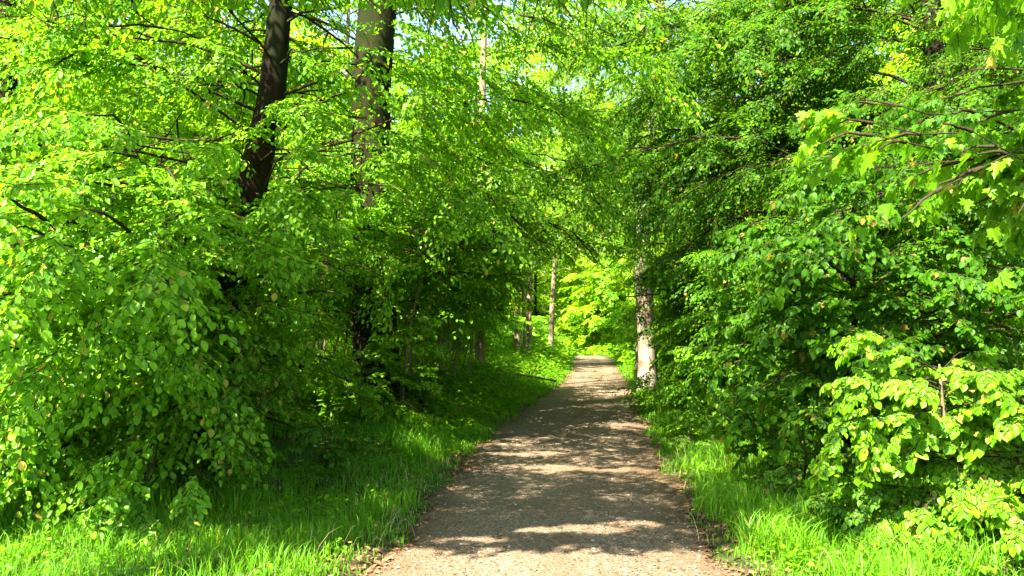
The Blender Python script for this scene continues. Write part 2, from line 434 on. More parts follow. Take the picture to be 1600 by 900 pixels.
# ------------------------------------------------------------------ grass
def grass(name, X, Y, H, W, mat, label, lean=.45, cat='grass'):
    n = len(X)
    Z = ground(X, Y)
    a = rng.random(n) * 2 * pi
    ld = np.stack([np.cos(a), np.sin(a), np.zeros(n)], -1) * (H * np.abs(rng.normal(lean, .3, n)))[:, None]
    b_ = a + pi / 2 + rng.normal(0, .6, n)
    sd = np.stack([np.cos(b_), np.sin(b_), np.zeros(n)], -1) * (W / 2)[:, None]
    B0 = np.stack([X, Y, Z], -1)
    up = np.zeros((n, 3)); up[:, 2] = H
    mid1 = B0 + .45 * up + .18 * ld; mid2 = B0 + .8 * up + .52 * ld; tip = B0 + .98 * up + 1.05 * ld
    V = np.stack([B0 - sd * .7, B0 + sd * .7, mid1 - sd, mid1 + sd, mid2 - sd * .7, mid2 + sd * .7, tip], 1).reshape(-1, 3)
    k = np.arange(n)[:, None] * 7
    q1 = k + np.array([[0, 1, 3, 2]]); q2 = k + np.array([[2, 3, 5, 4]]); t3 = k + np.array([[4, 5, 6]])
    r = np.clip(rng.normal(.42, .22, n) + .35 * (patchy(X, Y, .7) - .5), 0, 1)
    return link(name, make_mesh(name, V, [q1, q2, t3], mat, np.tile(r, 3)), kind='stuff', label=label, category=cat)

def patchy(X, Y, f=1.3):
    return .5 + .5 * np.sin(X * f * 2.1 + 1.3 * np.sin(Y * f)) * np.sin(Y * f * 1.7 + 1.1 * np.sin(X * f * 1.3 + 2))
# near lawn-like verge, left and right
n = 150000
X, Y, s, L = side_points(n, 4.2, 13.5, 7.0, 1.35, q=1.25)
keep = (np.abs(X) < .66 * Y + .8) & (rng.random(n) < np.where(L, 1.15 - .22 * s * (Y > 8.0) - .14 * np.clip(Y - 8, 0, 9), 1.1 - .45 * np.clip(s - .7, 0, 9) * (Y > 7.3)) * (.55 + .45 * patchy(X, Y)))
keep &= ~((s < .22) & (rng.random(n) < .6))
X, Y, s, L = X[keep], Y[keep], s[keep], L[keep]
H = rng.uniform(.04, .13, len(X)) * np.where(L & (Y > 8), .8, 1) * (1 + .8 * (s > .35) * patchy(X + 3, Y, .9)) * np.clip(.35 + s, .4, 1.15) * np.where(L, 1, .9)
grass('grass', X, Y, H, rng.uniform(.0035, .0075, len(X)) * (1 + Y * .03), M['grass'], 'short green grass on the verges of the path')
k = rng.random(len(X)) < .02
grass('dry_grass', X[k], Y[k], rng.uniform(.08, .26, k.sum()), rng.uniform(.003, .006, k.sum()), M['straw'], 'scattered straw coloured dry blades in the verge grass', .7)
# farther verge
n = 90000
X, Y, s, L = side_points(n, 12, 48, 3.2, 1.6, q=1.2)
keep = rng.random(n) < .95 * (1 - s / 3.6) * (.4 + .6 * patchy(X, Y, .8))
X, Y, s = X[keep], Y[keep], s[keep]
grass('grass', X, Y, rng.uniform(.07, .2, len(X)) * np.clip(.4 + s, .4, 1), rng.uniform(.007, .013, len(X)) * (1 + Y * .03), M['grass'], 'shaded grass strip along the path further into the wood')
# tufts of taller grass, each an own clump
tufts = []
def tuft_pts(cx, cy, r, n):
    a = rng.random(n) * 2 * pi; q = r * np.sqrt(rng.random(n))
    return cx + q * np.cos(a), cy + q * np.sin(a)
TX, TY, TH = [], [], []
for cx, cy, r, n, h in [(2.05, 6.6, .30, 500, .30), (2.35, 7.2, .30, 420, .34), (2.05, 8.1, .35, 350, .3), (2.2, 9.2, .3, 160, .24), (2.75, 6.3, .3, 380, .34), (2.3, 10.4, .5, 200, .22),
                     (3.1, 6.1, .3, 260, .36), (2.5, 5.6, .35, 300, .27), (-4.2, 7.4, .7, 500, .36), (-3.2, 7.6, .5, 320, .33), (-2.4, 8.0, .4, 220, .3), (-4.9, 8.0, .5, 300, .42),
                     (-1.15, 11.2, .3, 260, .34), (-1.5, 11.9, .35, 260, .36), (-1.2, 8.3, .3, 180, .2), (-1.3, 12.8, .35, 220, .3)]:
    x, y = tuft_pts(cx, cy, r, n); TX.append(x); TY.append(y); TH.append(rng.uniform(.5, 1.1, n) * h)
TX, TY, TH = map(np.concatenate, (TX, TY, TH))
grass('tall_grass', TX, TY, TH, rng.uniform(.006, .012, len(TX)), M['grass'], 'taller grass tufts rising from both verges near the camera', .5)

# low leafy herbs of the forest floor
def herbs(name, X, Y, size, height, label, shape='hex', mat='herb', per=7):
    n = len(X)
    P, D, N, S = [], [], [], []
    Z = ground(X, Y)
    for k in range(per):
        a = rng.random(n) * 2 * pi
        rr = size * rng.uniform(.1, 1.2, n)
        h = height * rng.uniform(.35, 1.0, n)
        P.append(np.stack([X + np.cos(a) * rr, Y + np.sin(a) * rr, Z + h], -1))
        D.append(np.stack([np.cos(a), np.sin(a), rng.normal(-.15, .25, n)], -1))
        N.append(np.stack([rng.normal(0, .3, n), rng.normal(0, .3, n), np.ones(n)], -1))
        S.append(size * rng.uniform(.7, 1.3, n))
    return link(name, leaf_mesh(name, *map(np.concatenate, (P, D, N, S)), shape, M[mat]), kind='stuff', label=label, category='ground cover')
X, Y, s, L = side_points(14000, 4.8, 15, 6.5, 1.2, q=.8)
k = (s > .25) & (rng.random(len(X)) < patchy(X, Y, 1.1) ** 1.2 * np.where(L, .85, 1.)) & (np.abs(X) < .66 * Y + 1)
herbs('herb_plants', X[k], Y[k], rng.uniform(.03, .055, k.sum()), rng.uniform(.05, .2, k.sum()), 'small leafy herbs among the grass near the camera')
X, Y, s, L = side_points(26000, 13, 66, 9, 1.25, q=.9)
k = (s > .3) & (rng.random(len(X)) < .25 + .75 * patchy(X, Y, .5))
herbs('ground_cover', X[k], Y[k], rng.uniform(.06, .11, k.sum()) * (1 + Y[k] * .012), rng.uniform(.10, .42, k.sum()) * np.clip(s[k] + .2, .3, 1.2), 'leafy green ground cover on the banks beside the path')
n = 40000
X = rng.uniform(-44, 48, n); Y = rng.uniform(38, 150, n)
k = ((X < pl(Y) - .3) | (X > pr(Y) + .3))
herbs('undergrowth', X[k], Y[k], rng.uniform(.16, .28, k.sum()), rng.uniform(.3, 1.1, k.sum()), 'sunlit low undergrowth carpeting the far wood', 'card', 'leaf_beech', 6)

# ------------------------------------------------------------------ trees
def clear(P, g, marg=0.0, wood=False):
    """True where nothing may grow: the walk under the arch, and the space before the lens"""
    x, y, z = P[:, 0], P[:, 1], P[:, 2]
    wob = .35 * np.sin(y * 1.1 + z * 1.7) + .25 * np.sin(y * 2.7 - z * 1.1)
    l = pl(y) - .35 + wob * .5 - marg; r = pr(y) + np.where(y < 15, .5, .15) + wob * .5 + marg
    top = 2.9 + .055 * (y - 8) + wob * .8
    lift = np.clip(z - 1.2, 0, 3) * .22
    c = (x > l + lift) & (x < r - lift * .5) & (z < top + marg)
    c |= (np.hypot(x, y) < 4.2) & (z < 5.5)
    u = 800 + x / np.maximum(y, .5) * FPX; v = HORIZ - (z - CAM_H) / np.maximum(y, .5) * FPX
    for (x0, x1, y0, y1, ym, p) in GAPS:         # thin places in the foliage where trunks and depth show through
        c |= (u > x0) & (u < x1) & (v > y0) & (v < y1) & (y < ym) & (g.random(len(x)) < p)
    for (tx, ty, tz, rad, ry) in ([] if wood else SUNLIT):         # holes in the roof of leaves that let the sun down to these spots
        d = P - np.array([tx, ty, tz]); t = d @ sdir
        # distance measured where the ray meets the level of the spot
        gx = d[:, 0] - d[:, 2] * sdir[0] / sdir[2]; gy = d[:, 1] - d[:, 2] * sdir[1] / sdir[2]
        c |= ((gx / rad) ** 2 + (gy / ry) ** 2 < 1 + .4 * np.sin(gx * 9 + gy * 5) + .3 * np.sin(gx * 23 - gy * 17)) & (t > 1.1 * max(rad, .8)) & (g.random(len(x)) < .96)
    return c
SUNLIT = [(-3.6, 6.5, 3.0, .85, .9), (-4.5, 7.2, 1.6, .8, .8), (3.5, 6.9, .9, 1.0, 1.0), (2.8, 5.6, 2.9, 1.1, 1.0), (-3.6, 6.0, 0, 2.2, .9), (2.6, 6.1, 0, 1.0, .8),
          (.3, 5.7, 0, 1.3, 1.0), (-.75, 6.55, 0, .5, .3), (.6, 7.5, 0, .55, .16), (1.0, 7.75, 0, .3, .1), (-.3, 7.15, 0, .3, .1), (.3, 12.2, 0, .6, .2), (.5, 10.9, 0, .35, .2), (1.1, 10.7, 0, .3, .12),
          (-1.35, 11.8, .2, .25, .2), (3.8, 24.5, 1.3, .3, .5), (2.4, 24.0, 0, 1.2, .4), (.3, 31, .4, 2.4, 2.5), (-2.6, 13, .8, .5, .6),
          (-.6, 20, 6.5, 2.0, 2.2), (1.2, 28, 7.5, 3.0, 3.0), (-1.2, 18, 4.2, 1.1, 1.1), (-1.4, 19.5, 1.4, .9, .9), (-.4, 25, 1.4, 1.2, 1.5), (1.5, 38, 6, 3.5, 4), (3.0, 21, 6.5, 1.2, 1.2),
          (-.9, 13.5, 5.0, 1.4, 1.4), (.6, 17, 6.5, 1.6, 1.6), (-1.9, 17.5, 1.4, 1.5, 1.4), (-2.6, 21.5, 1.6, 1.2, 1.2), (-1.2, 29, 1.2, 3.0, 3.0), (-3.2, 24, 1.4, 2.0, 2.0), (-3.0, 19.5, 1.8, 2.2, 2.2), (-4.5, 28, 1.5, 2, 2), (-.8, 21, 2.5, 1.2, 1.2),
          (2.2, 5.6, 3.7, .8, .8), (3.3, 5.6, 2.2, .7, .7), (3.4, 5.8, 3.6, .9, .9)]
GAPS = [(383, 442, -150, 105, 10.1, .35), (345, 400, 205, 320, 10.1, .25), (320, 372, 440, 600, 10.1, .4), (540, 612, -250, 280, 15.1, .6), (550, 600, 290, 450, 15.1, .72), (795, 870, 435, 565, 39.5, .9),
        (743, 766, 50, 185, 25.2, .8), (615, 830, 420, 600, 15.6, .75), (985, 1030, 445, 615, 24.5, .95), (1306, 1334, 670, 750, 10, .9), (830, 990, 425, 560, 60, .9),
        (1385, 1432, 60, 135, 60, .8), (1402, 1436, 275, 318, 60, .7)]

def lod(P, g, keep=4.0):
    """leaves far outside the view are thinned and enlarged"""
    x, y, z = P[:, 0], P[:, 1], P[:, 2]
    out = (z > 1.7 + .42 * y + 1.2) | (np.abs(x) > .64 * y + 1.6) | (y < 2)
    k = ~out | (g.random(len(P)) < 1 / keep)
    return k, np.where(out, math.sqrt(keep) * .92, 1.0)

def limb_curve(p0, az, L, elev, droop, g, K=8):
    t = np.linspace(0, 1, K)
    a = az + g.normal(0, .22) * t + .12 * np.sin(t * 5 + g.random() * 6)
    dx = np.gradient(t) * L
    x = np.cumsum(np.cos(a) * dx) - np.cos(a[0]) * dx[0]; y = np.cumsum(np.sin(a) * dx) - np.sin(a[0]) * dx[0]
    z = L * (math.tan(elev) * t - droop * t * t) + .05 * L * np.sin(t * 7 + g.random() * 6) * t + .02 * L * np.sin(t * 15 + g.random() * 6) * t
    return p0 + np.stack([x, y, z], -1)

def curve_at(C, t):
    K = len(C) - 1; f = np.clip(t, 0, 1) * K; i = min(int(f), K - 1); u = f - i
    return C[i] * (1 - u) + C[i + 1] * u, (C[i + 1] - C[i])

def grow(trunk, trunk_r, limbs, kind, g, branch_gap=.55, spray_len=1.0, spray_gap=.34, br_len=1.7, limb_r=.04):
    """limbs: (height_t, azimuth, length, elevation, droop). Returns spray placements and wood lines"""
    O, D, S = [], [], []
    wood, wr = [], []
    for (ht, az, L, el, dr) in limbs:
        p0, _ = curve_at(trunk, ht)
        C = limb_curve(p0, az, L, el, dr, g)
        wood.append(C); r0 = limb_r * (L / 4) ** .8
        wr.append(np.linspace(r0, r0 * .22, len(C)))
        nb = max(1, int(L * .8 / branch_gap)); sgn = 1
        ends = [(1.0, 0)]
        for j in range(nb):
            t = .12 + .86 * (j + g.random() * .6) / nb
            sgn = -sgn
            ends.append((t, sgn * g.uniform(.55, 1.05) * (1 - .4 * t)))
        for t, yaw in ends:
            p, d = curve_at(C, t)
            ba = math.atan2(d[1], d[0]) + yaw
            bl = br_len * g.uniform(.6, 1.1) * (1 - .45 * t) * min(1, L / 3)
            slope = d[2] / (np.hypot(d[0], d[1]) + 1e-6)
            B = limb_curve(p, ba, bl, math.atan(slope * .7 + g.normal(.05, .12)), .18 + .15 * g.random(), g, 5)
            wood.append(B); wr.append(np.linspace(.013, .004, 5) * (1 + L * .08))
            ns_ = max(2, int(bl / spray_gap)); s2 = 1
            for q in range(ns_):
                tt = .15 + .85 * (q + .4) / ns_
                pp, dd = curve_at(B, tt); s2 = -s2
                yw = s2 * g.uniform(.5, .95) * (1 - .5 * tt)
                a = math.atan2(dd[1], dd[0]) + yw
                sl = dd[2] / (np.hypot(dd[0], dd[1]) + 1e-6)
                O.append(pp); D.append((cos(a), sin(a), sl * .6 + g.normal(-.05, .15))); S.append(spray_len * g.uniform(.6, 1.1) * (1 - .2 * tt))
            pp, dd = curve_at(B, 1.0)
            O.append(pp); D.append(dd / (np.linalg.norm(dd) + 1e-9)); S.append(spray_len * g.uniform(.8, 1.2))
    return np.array(O), np.array(D), np.array(S), wood, wr

def resample(C, K):
    t = np.linspace(0, len(C) - 1, K)
    return np.stack([np.interp(t, np.arange(len(C)), C[:, i]) for i in range(3)], -1)

def trunk_mesh(C, r, mat, ns=16, flare=1.0, name='trunk'):
    K = 40
    C = resample(np.asarray(C, float), K)
    t = np.linspace(0, 1, K)
    rr = np.interp(t, np.linspace(0, 1, len(r)), r)
    hgt = C[:, 2] - C[0, 2]
    T = np.gradient(C, axis=0); T /= np.linalg.norm(T, axis=1)[:, None]
    A = np.cross(T, np.array([1., 0, 0])); A /= np.linalg.norm(A, axis=1)[:, None]; B = np.cross(A, T)
    a = np.arange(ns) * 2 * pi / ns
    ph = rng.random() * 6
    rad = rr[:, None] * (1 + .05 * np.sin(3 * a + ph + t[:, None] * 5) + .035 * np.sin(5 * a - t[:, None] * 9 + ph)
                         + flare * np.exp(-hgt / (r[0] * 1.3))[:, None] * (.45 + .35 * np.sin(4 * a + ph)))
    V = C[:, None] + rad[..., None] * (np.cos(a)[None, :, None] * A[:, None] + np.sin(a)[None, :, None] * B[:, None])
    i = np.arange(K - 1)[:, None] * ns; j = np.arange(ns)[None]; j2 = (j + 1) % ns
    F = np.stack([i + j, i + j2, i + ns + j2, i + ns + j], -1).reshape(-1, 4)
    return make_mesh(name, V.reshape(-1, 3), [F], mat, smooth=True)

def build_tree(name, label, cat, root, trunk, tr, limbs, kind, shape, mat, barkm, seed, group=None, leafscale=1., branch_gap=.55, spray_len=1.,
               spray_gap=.34, br_len=1.7, limb_r=.024, filt=True, cut=None, twigs=True, flare=1., stem='trunk', crown='crown', marg=0., thin=1.0, lodk=4.0, view=True):
    """one tree, an Empty at its foot with trunk, branches and crown; all world coordinates are made local to root"""
    g = np.random.default_rng(seed)
    root = np.array(root, float)
    trunk = np.array(trunk, float)
    O, D, S, wood, wr = grow(trunk, tr, limbs, kind, g, branch_gap, spray_len, spray_gap, br_len, limb_r)
    if filt:
        Dn = D / (np.linalg.norm(D, axis=1)[:, None] + 1e-9)
        k = ~clear(O + Dn * S[:, None] * .5, g, marg)
        if cut is not None: k &= ~cut(O + Dn * S[:, None] * .6)
        O, D, S = O[k], D[k], S[k]
        w2, r2, host = [], [], None
        for C, r in zip(wood, wr):
            if len(C) == 8: host = None
            elif host is None or np.min(np.linalg.norm(host - C[0], axis=1)) > .12: continue
            bad = clear(C, g, marg - .25, True) | (C[:, 2] < ground(C[:, 0], C[:, 1]) + .4) & (np.arange(len(C)) > 2)
            if cut is not None: bad |= cut(C)
            if bad.any():
                m_ = int(np.argmax(bad))
                if m_ < 2: continue
                if len(C) == 8: host = resample(C[:m_], 60)
                C, r = C[:m_], r[:m_]
            elif len(C) == 8: host = resample(C, 60)
            w2.append(C); r2.append(r)
        wood, wr = w2, r2
    P, Dl, N, Sl, T = instance_sprays(kind, O, D, S, g, leafscale)
    k = g.random(len(P)) < thin
    if filt: k &= ~clear(P, g, marg - .3)
    k &= P[:, 2] > ground(P[:, 0], P[:, 1]) + .04
    if cut is not None: k &= ~cut(P)
    P, Dl, N, Sl = P[k], Dl[k], N[k], Sl[k]
    if view:
        k, m_ = lod(P, g, lodk)
        P, Dl, N, Sl = P[k], Dl[k], N[k], (Sl * m_)[k]
    e = bpy.data.objects.new(name, None); COL.objects.link(e)
    e.location = root; e.empty_display_size = .3
    e['label'] = label; e['category'] = cat
    if group: e['group'] = group
    link(stem, trunk_mesh(trunk - root, tr, barkm, flare=flare, name=stem), e)
    if twigs:
        if view:
            kk = np.abs(T[:, 0, 0]) < .64 * T[:, 0, 1] + 1; kk &= T[:, 0, 2] < 2.9 + .42 * T[:, 0, 1]
            T = T[kk]
        if filt and len(T): T = T[~clear(T[:, 1], g, marg - .3) & ~clear(T[:, 2], g, marg - .3)]
    Vw, Fw = tubes([w - root for w in wood], wr, 5)
    if twigs and len(T):
        Vt, Ft = batch_tubes(T - root, np.tile([.0032, .0025, .0012], (len(T), 1)) * (1.4 if kind != 'near' else 1.1))
        Fw = np.concatenate([Fw, Ft + len(Vw)]); Vw = np.concatenate([Vw, Vt])
    link('branches', make_mesh('branches', Vw, [Fw], M['twig'], smooth=True), e)
    link(crown, leaf_mesh(crown, P - root, Dl, N, Sl, shape, mat), e)
    print(name, len(P), 'leaves')
    return e

def copy_thing(e, loc, rz, sc=1.0, label=None, group=None):
    c = e.copy(); COL.objects.link(c)
    c.location = loc; c.rotation_euler = (0, 0, rz); c.scale = (sc, sc, sc)
    if label: c['label'] = label
    if group: c['group'] = group
    for ch in list(e.children):
        d = ch.copy(); COL.objects.link(d); d.parent = c
    return c

def rlimbs(n, h0, h1, az0, az1, Lf, el=(.1, .5), dr=(.25, .5), g=None):
    """n random limbs between trunk fractions h0..h1, azimuths az0..az1 in degrees; Lf(h) gives the length"""
    out = []
    for i in range(n):
        h = h0 + (h1 - h0) * (i + g.random()) / n
        az = R(g.uniform(az0, az1))
        L = Lf(h) * g.uniform(.75, 1.12)
        out.append((h, az, L, g.uniform(*el), g.uniform(*dr)))
    return out
def px(x, y, Y):     # plan helper: where a sight line of the survey photo meets the distance Y
    return np.array([(x - 800) / FPX * Y, Y, CAM_H + (HORIZ - y) / FPX * Y])
def gz(x, y): return float(ground(np.array([x]), np.array([y]))[0])

# --- the low branched tree at the front left
g = np.random.default_rng(101)
bx, by = -3.65, 10.3
z0 = gz(bx, by) - .05
tk = [(bx, by, z0), (-3.55, 10.35, 1.2), (-3.40, 10.3, 2.2), (-3.25, 10.35, 3.2), (-2.98, 10.4, 4.6), (-2.9, 10.5, 6), (-3.0, 10.6, 8), (-3.0, 10.7, 11), (-3.1, 10.8, 14)]
Lf = lambda h: 3.9 * (1 - .45 * h)
lim = []
lim += rlimbs(17, .03, .22, 170, 290, lambda h: 3.6, (.05, .35), (.22, .45), g)      # low skirt toward camera and left
lim += rlimbs(9, .04, .22, 285, 345, lambda h: 2.0, (.05, .35), (.2, .4), g)
lim += rlimbs(7, .27, .40, 258, 276, lambda h: 4.1, (.0, .15), (.08, .2), g)
lim += rlimbs(5, .05, .25, 20, 170, lambda h: 2.8, (.05, .35), (.2, .4), g)
lim += rlimbs(22, .20, .55, 165, 290, lambda h: 3.6, (.1, .5), (.15, .4), g)
lim += rlimbs(10, .20, .55, 290, 350, lambda h: 2.6, (.1, .5), (.15, .4), g)
lim += rlimbs(6, .26, .55, -10, 60, lambda h: 2.2, (.1, .5), (.15, .4), g)
lim += rlimbs(8, .22, .55, 60, 165, lambda h: 3.0, (.1, .5), (.3, .6), g)
lim += rlimbs(8, .42, .9, -30, 80, lambda h: 3.8, (.15, .5), (.15, .3), g)
lim += rlimbs(38, .55, .98, 0, 360, lambda h: 4.9 * (1.25 - h), (.2, .7), (.3, .5), g)
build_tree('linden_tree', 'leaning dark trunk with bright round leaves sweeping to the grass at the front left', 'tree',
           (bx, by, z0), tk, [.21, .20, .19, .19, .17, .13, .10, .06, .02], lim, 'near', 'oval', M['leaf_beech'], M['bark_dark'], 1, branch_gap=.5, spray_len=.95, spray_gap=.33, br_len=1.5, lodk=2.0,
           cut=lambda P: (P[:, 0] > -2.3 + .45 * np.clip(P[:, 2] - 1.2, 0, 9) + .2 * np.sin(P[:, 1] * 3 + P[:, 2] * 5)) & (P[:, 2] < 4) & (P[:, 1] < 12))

# --- added beside the camera on the left, crown cut to shade the near path
g = np.random.default_rng(110)
bx, by = -5.0, 2.0; z0 = gz(bx, by) - .05
tk = [(bx, by, z0), (-4.9, 2.1, 3), (-4.7, 2.2, 5), (-4.6, 2.3, 7), (-4.6, 2.4, 11)]
lim = [(g.uniform(.38, .66), R(g.uniform(5, 66)), g.uniform(4.0, 7.6), g.uniform(.12, .4), g.uniform(.08, .2)) for k_ in range(40)]
lim += rlimbs(24, .6, .98, 0, 360, lambda h: 1.3, (.05, .4), (.1, .3), g)
build_tree('beech_tree', 'beech added beside the camera on the near left, crown shaped to shade the gravel', 'tree', (bx, by, z0), tk, [.22, .2, .16, .1, .03], lim, 'mid', 'hex', M['leaf_beech'], M['bark_olive'], 11,
           lodk=1.3, branch_gap=.42, br_len=1.4,
           cut=lambda P: (P[:, 2] < 1.75 + .385 * P[:, 1]) | (P[:, 1] + .67 * P[:, 2] < 6.7 + .15 * np.sin(P[:, 0] * 6)) | (P[:, 0] > 2.2))

# --- behind it at the left edge
g = np.random.default_rng(102)
bx, by = -8.2, 13.6; z0 = gz(bx, by) - .05
tk = [(bx, by, z0), (-8.1, 13.6, 3), (-8.3, 13.7, 7), (-8.2, 13.7, 12), (-8.2, 13.8, 16)]
lim = rlimbs(60, .05, .97, 0, 360, lambda h: 4.6 * (1 - .6 * h), (.1, .6), (.25, .5), g) + rlimbs(16, .03, .35, 200, 360, lambda h: 4.4, (.1, .4), (.2, .5), g)
build_tree('beech_tree', 'beech at the left edge behind the leaning tree, dark limbs against pale gaps', 'tree', (bx, by, z0), tk, [.22, .2, .16, .1, .03], lim, 'mid', 'hex', M['leaf_beech'], M['bark_dark'], 2)

# --- the stout straight trunk left of the path
g = np.random.default_rng(103)
bx, by = -2.45, 15.5; z0 = gz(bx, by) - .05
tk = [(bx, by, z0), (-2.5, 15.5, 2.2), (-2.58, 15.5, 4.0), (-2.6, 15.5, 6.2), (-2.42, 15.5, 8.5), (-2.3, 15.5, 12), (-2.3, 15.5, 19)]
lim = rlimbs(22, .13, .42, 150, 370, lambda h: 3.2, (.0, .35), (.25, .5), g) + rlimbs(14, .16, .5, -60, 90, lambda h: 4.4, (.1, .4), (.25, .45), g) \
    + rlimbs(28, .42, .98, 0, 360, lambda h: 7.0 * (1.25 - h), (.15, .55), (.2, .4), g)
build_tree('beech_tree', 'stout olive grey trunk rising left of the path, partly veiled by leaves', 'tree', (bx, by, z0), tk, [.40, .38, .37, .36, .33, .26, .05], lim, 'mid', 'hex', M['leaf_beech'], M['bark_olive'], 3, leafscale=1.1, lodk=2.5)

# --- the tall hanging beech on the right of the path
g = np.random.default_rng(104)
bx, by = 8.5, 17.0; z0 = gz(bx, by) - .05
tk = [(bx, by, z0), (8.45, 17, 3), (8.6, 17.1, 7), (8.5, 17.1, 12), (8.6, 17, 18)]
lim = rlimbs(30, .08, .45, 120, 290, lambda h: 5.0, (.15, .6), (.3, .6), g) + rlimbs(26, .16, .62, 140, 200, lambda h: 6.6, (.05, .45), (.25, .5), g) + rlimbs(16, .1, .5, -70, 120, lambda h: 3.8, (.1, .5), (.3, .5), g) \
    + rlimbs(40, .42, .98, 0, 360, lambda h: 6.2 * (1.2 - h), (.15, .6), (.25, .45), g)
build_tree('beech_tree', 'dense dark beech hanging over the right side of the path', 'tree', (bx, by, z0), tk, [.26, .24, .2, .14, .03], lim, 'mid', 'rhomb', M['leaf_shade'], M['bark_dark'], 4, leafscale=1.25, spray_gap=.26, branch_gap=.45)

# --- more neighbours on both sides
spec = [
    ('beech_tree', 'slender dark trunk behind the stout trunk, showing high above the sapling thicket', -.95, 25.5, 19, .15, 4.6, 'mid', 'rhomb', 'leaf_far', 'bark_warm', 28, .36, 5),
    ('beech_tree', 'beech between the leaning tree and the stout trunk, further back', -7.6, 21.0, 17, .22, 4.4, 'mid', 'rhomb', 'leaf_beech', 'bark_dark', 28, .3, 6),
    ('beech_tree', 'beech at the right edge behind the maple, sky showing through its crown', 10.6, 14.5, 13, .2, 3.9, 'mid', 'rhomb', 'leaf_shade', 'bark_dark', 50, .06, 7),
    ('beech_tree', 'beech arching over the path from behind the pale trunk', 6.9, 27.5, 18, .2, 5.0, 'mid', 'rhomb', 'leaf_far', 'bark_warm', 50, .2, 8),
]
for nm, lb, bx, by, hh, r0, rad, kind, shp, lm, bm, nl, hlow, sd in spec:
    g = np.random.default_rng(200 + sd)
    z0 = gz(bx, by) - .05
    ks = np.linspace(0, 1, 7)
    tk = np.stack([bx + .25 * np.sin(ks * 4 + sd) * ks, by + .2 * np.sin(ks * 3 + sd * 2) * ks, z0 + ks * hh], -1)
    lim = rlimbs(nl, hlow, .98, 0, 360, lambda h: rad * min(1, 1.45 - h), (.1, .55), (.25, .5), g)
    build_tree(nm, lb, 'tree', (bx, by, z0), tk, list(np.linspace(r0, .03, 7)), lim, kind, shp, M[lm], M[bm], sd)

# pale trunks right of the path
g = np.random.default_rng(105)
bx, by = 3.93, 24.8; z0 = gz(bx, by) - .05
tk = [(bx, by, z0), (3.92, 24.8, 1.5), (3.82, 24.8, 3.2), (3.8, 24.8, 5), (4.4, 25, 9), (4.5, 25, 15), (4.4, 25, 19)]
lim = rlimbs(34, .36, .72, 170, 375, lambda h: 3.2, (.05, .4), (.3, .6), g) + rlimbs(46, .36, .98, 0, 360, lambda h: 6.2 * (1.2 - h), (.15, .5), (.25, .45), g)
build_tree('beech_tree', 'pale dappled trunk standing close at the right edge of the path', 'tree', (bx, by, z0), tk, [.27, .26, .25, .23, .18, .11, .03], lim, 'mid', 'rhomb', M['leaf_beech'], M['bark_pale'], 9, flare=.8)

# far trunks seen beside the bright opening: bare up to the frame of leaves, crown high above
def pole(label, bx, by, hh, r0, lean, seed, bm, grp=None, nl=38, hl=.36, rad=4.4, filt=True):
    g = np.random.default_rng(300 + seed)
    z0 = gz(bx, by) - .05
    ks = np.linspace(0, 1, 7)
    tk = np.stack([bx + lean * ks + .12 * np.sin(ks * 6 + seed), np.full(7, by), z0 + ks * hh], -1)
    tk[:, 0] -= tk[0, 0] - bx
    lim = rlimbs(nl, hl, .98, 0, 360, lambda h: rad * min(1, 1.5 - h), (.15, .6), (.25, .45), g)
    return build_tree('beech_tree', label, 'tree', (bx, by, z0), tk, list(np.linspace(r0, .03, 7)), lim, 'far', 'rhomb', M['leaf_far'], M[bm], seed, group=grp, twigs=False, flare=.7, filt=filt)
pole('leftmost of three close slender trunks on the left bank far down the path', .24, 40, 18, .16, .2, 20, 'bark_warm')
pole('middle of three close slender trunks on the left bank, thinnest, straight', .64, 40.6, 17, .11, .2, 21, 'bark_warm', nl=30)
pole('rightmost of three close slender trunks on the left bank, leaning right', .80, 42, 18, .15, .9, 22, 'bark_warm', nl=30)
pole('single slender trunk standing alone just left of the bright opening', 2.25, 50, 20, .17, .8, 23, 'bark_warm')
pole('pale slimmer trunk half hidden behind the dappled trunk at the path edge', 4.45, 30, 17, .17, .1, 24, 'bark_pale')
pole('short broken looking stem at the foot of the three slender trunks', .55, 39, 3.2, .10, .5, 25, 'bark_warm', nl=3, hl=.8, rad=.8, filt=False)

# ---------------------------------------------------------------- copied forest beyond
def proto(nm, lb, hh, r0, rad, nl, hlow, seed, mat, bm, kind='far', shape='card', sg=.45, sp=1.3, bg_=.8, thin=1.0, tw=False):
    g = np.random.default_rng(400 + seed)
    ks = np.linspace(0, 1, 7)
    off = np.array([0, 300., 0])
    zz = 0
    tk = np.stack([.3 * np.sin(ks * 4 + seed) * ks, 0 * ks, -.3 + ks * hh], -1)
    lim = rlimbs(nl, hlow, .98, 0, 360, lambda h: rad * min(1, 1.5 - h), (.1, .6), (.2, .45), g)
    O, D, S, wood, wr = grow(tk, None, lim, kind, g, bg_, sp, sg, 1.9, .05)
    P, Dl, N, Sl, T = instance_sprays(kind, O, D, S, g, 1.15)
    k = (g.random(len(P)) < thin) & (P[:, 2] > .1)
    P, Dl, N, Sl = P[k], Dl[k], N[k], Sl[k]
    e = bpy.data.objects.new(nm, None); COL.objects.link(e)
    e['label'] = lb; e['category'] = 'tree'
    link('trunk', trunk_mesh(tk, list(np.linspace(r0, .03, 7)), M[bm], name='trunk', ns=10), e)
    Vw, Fw = tubes(wood, wr, 4)
    link('branches', make_mesh('branches', Vw, [Fw], M[bm], smooth=True), e)
    link('crown', leaf_mesh('crown', P, Dl, N, Sl, shape, M[mat]), e)
    print('proto', nm, len(P))
    return e
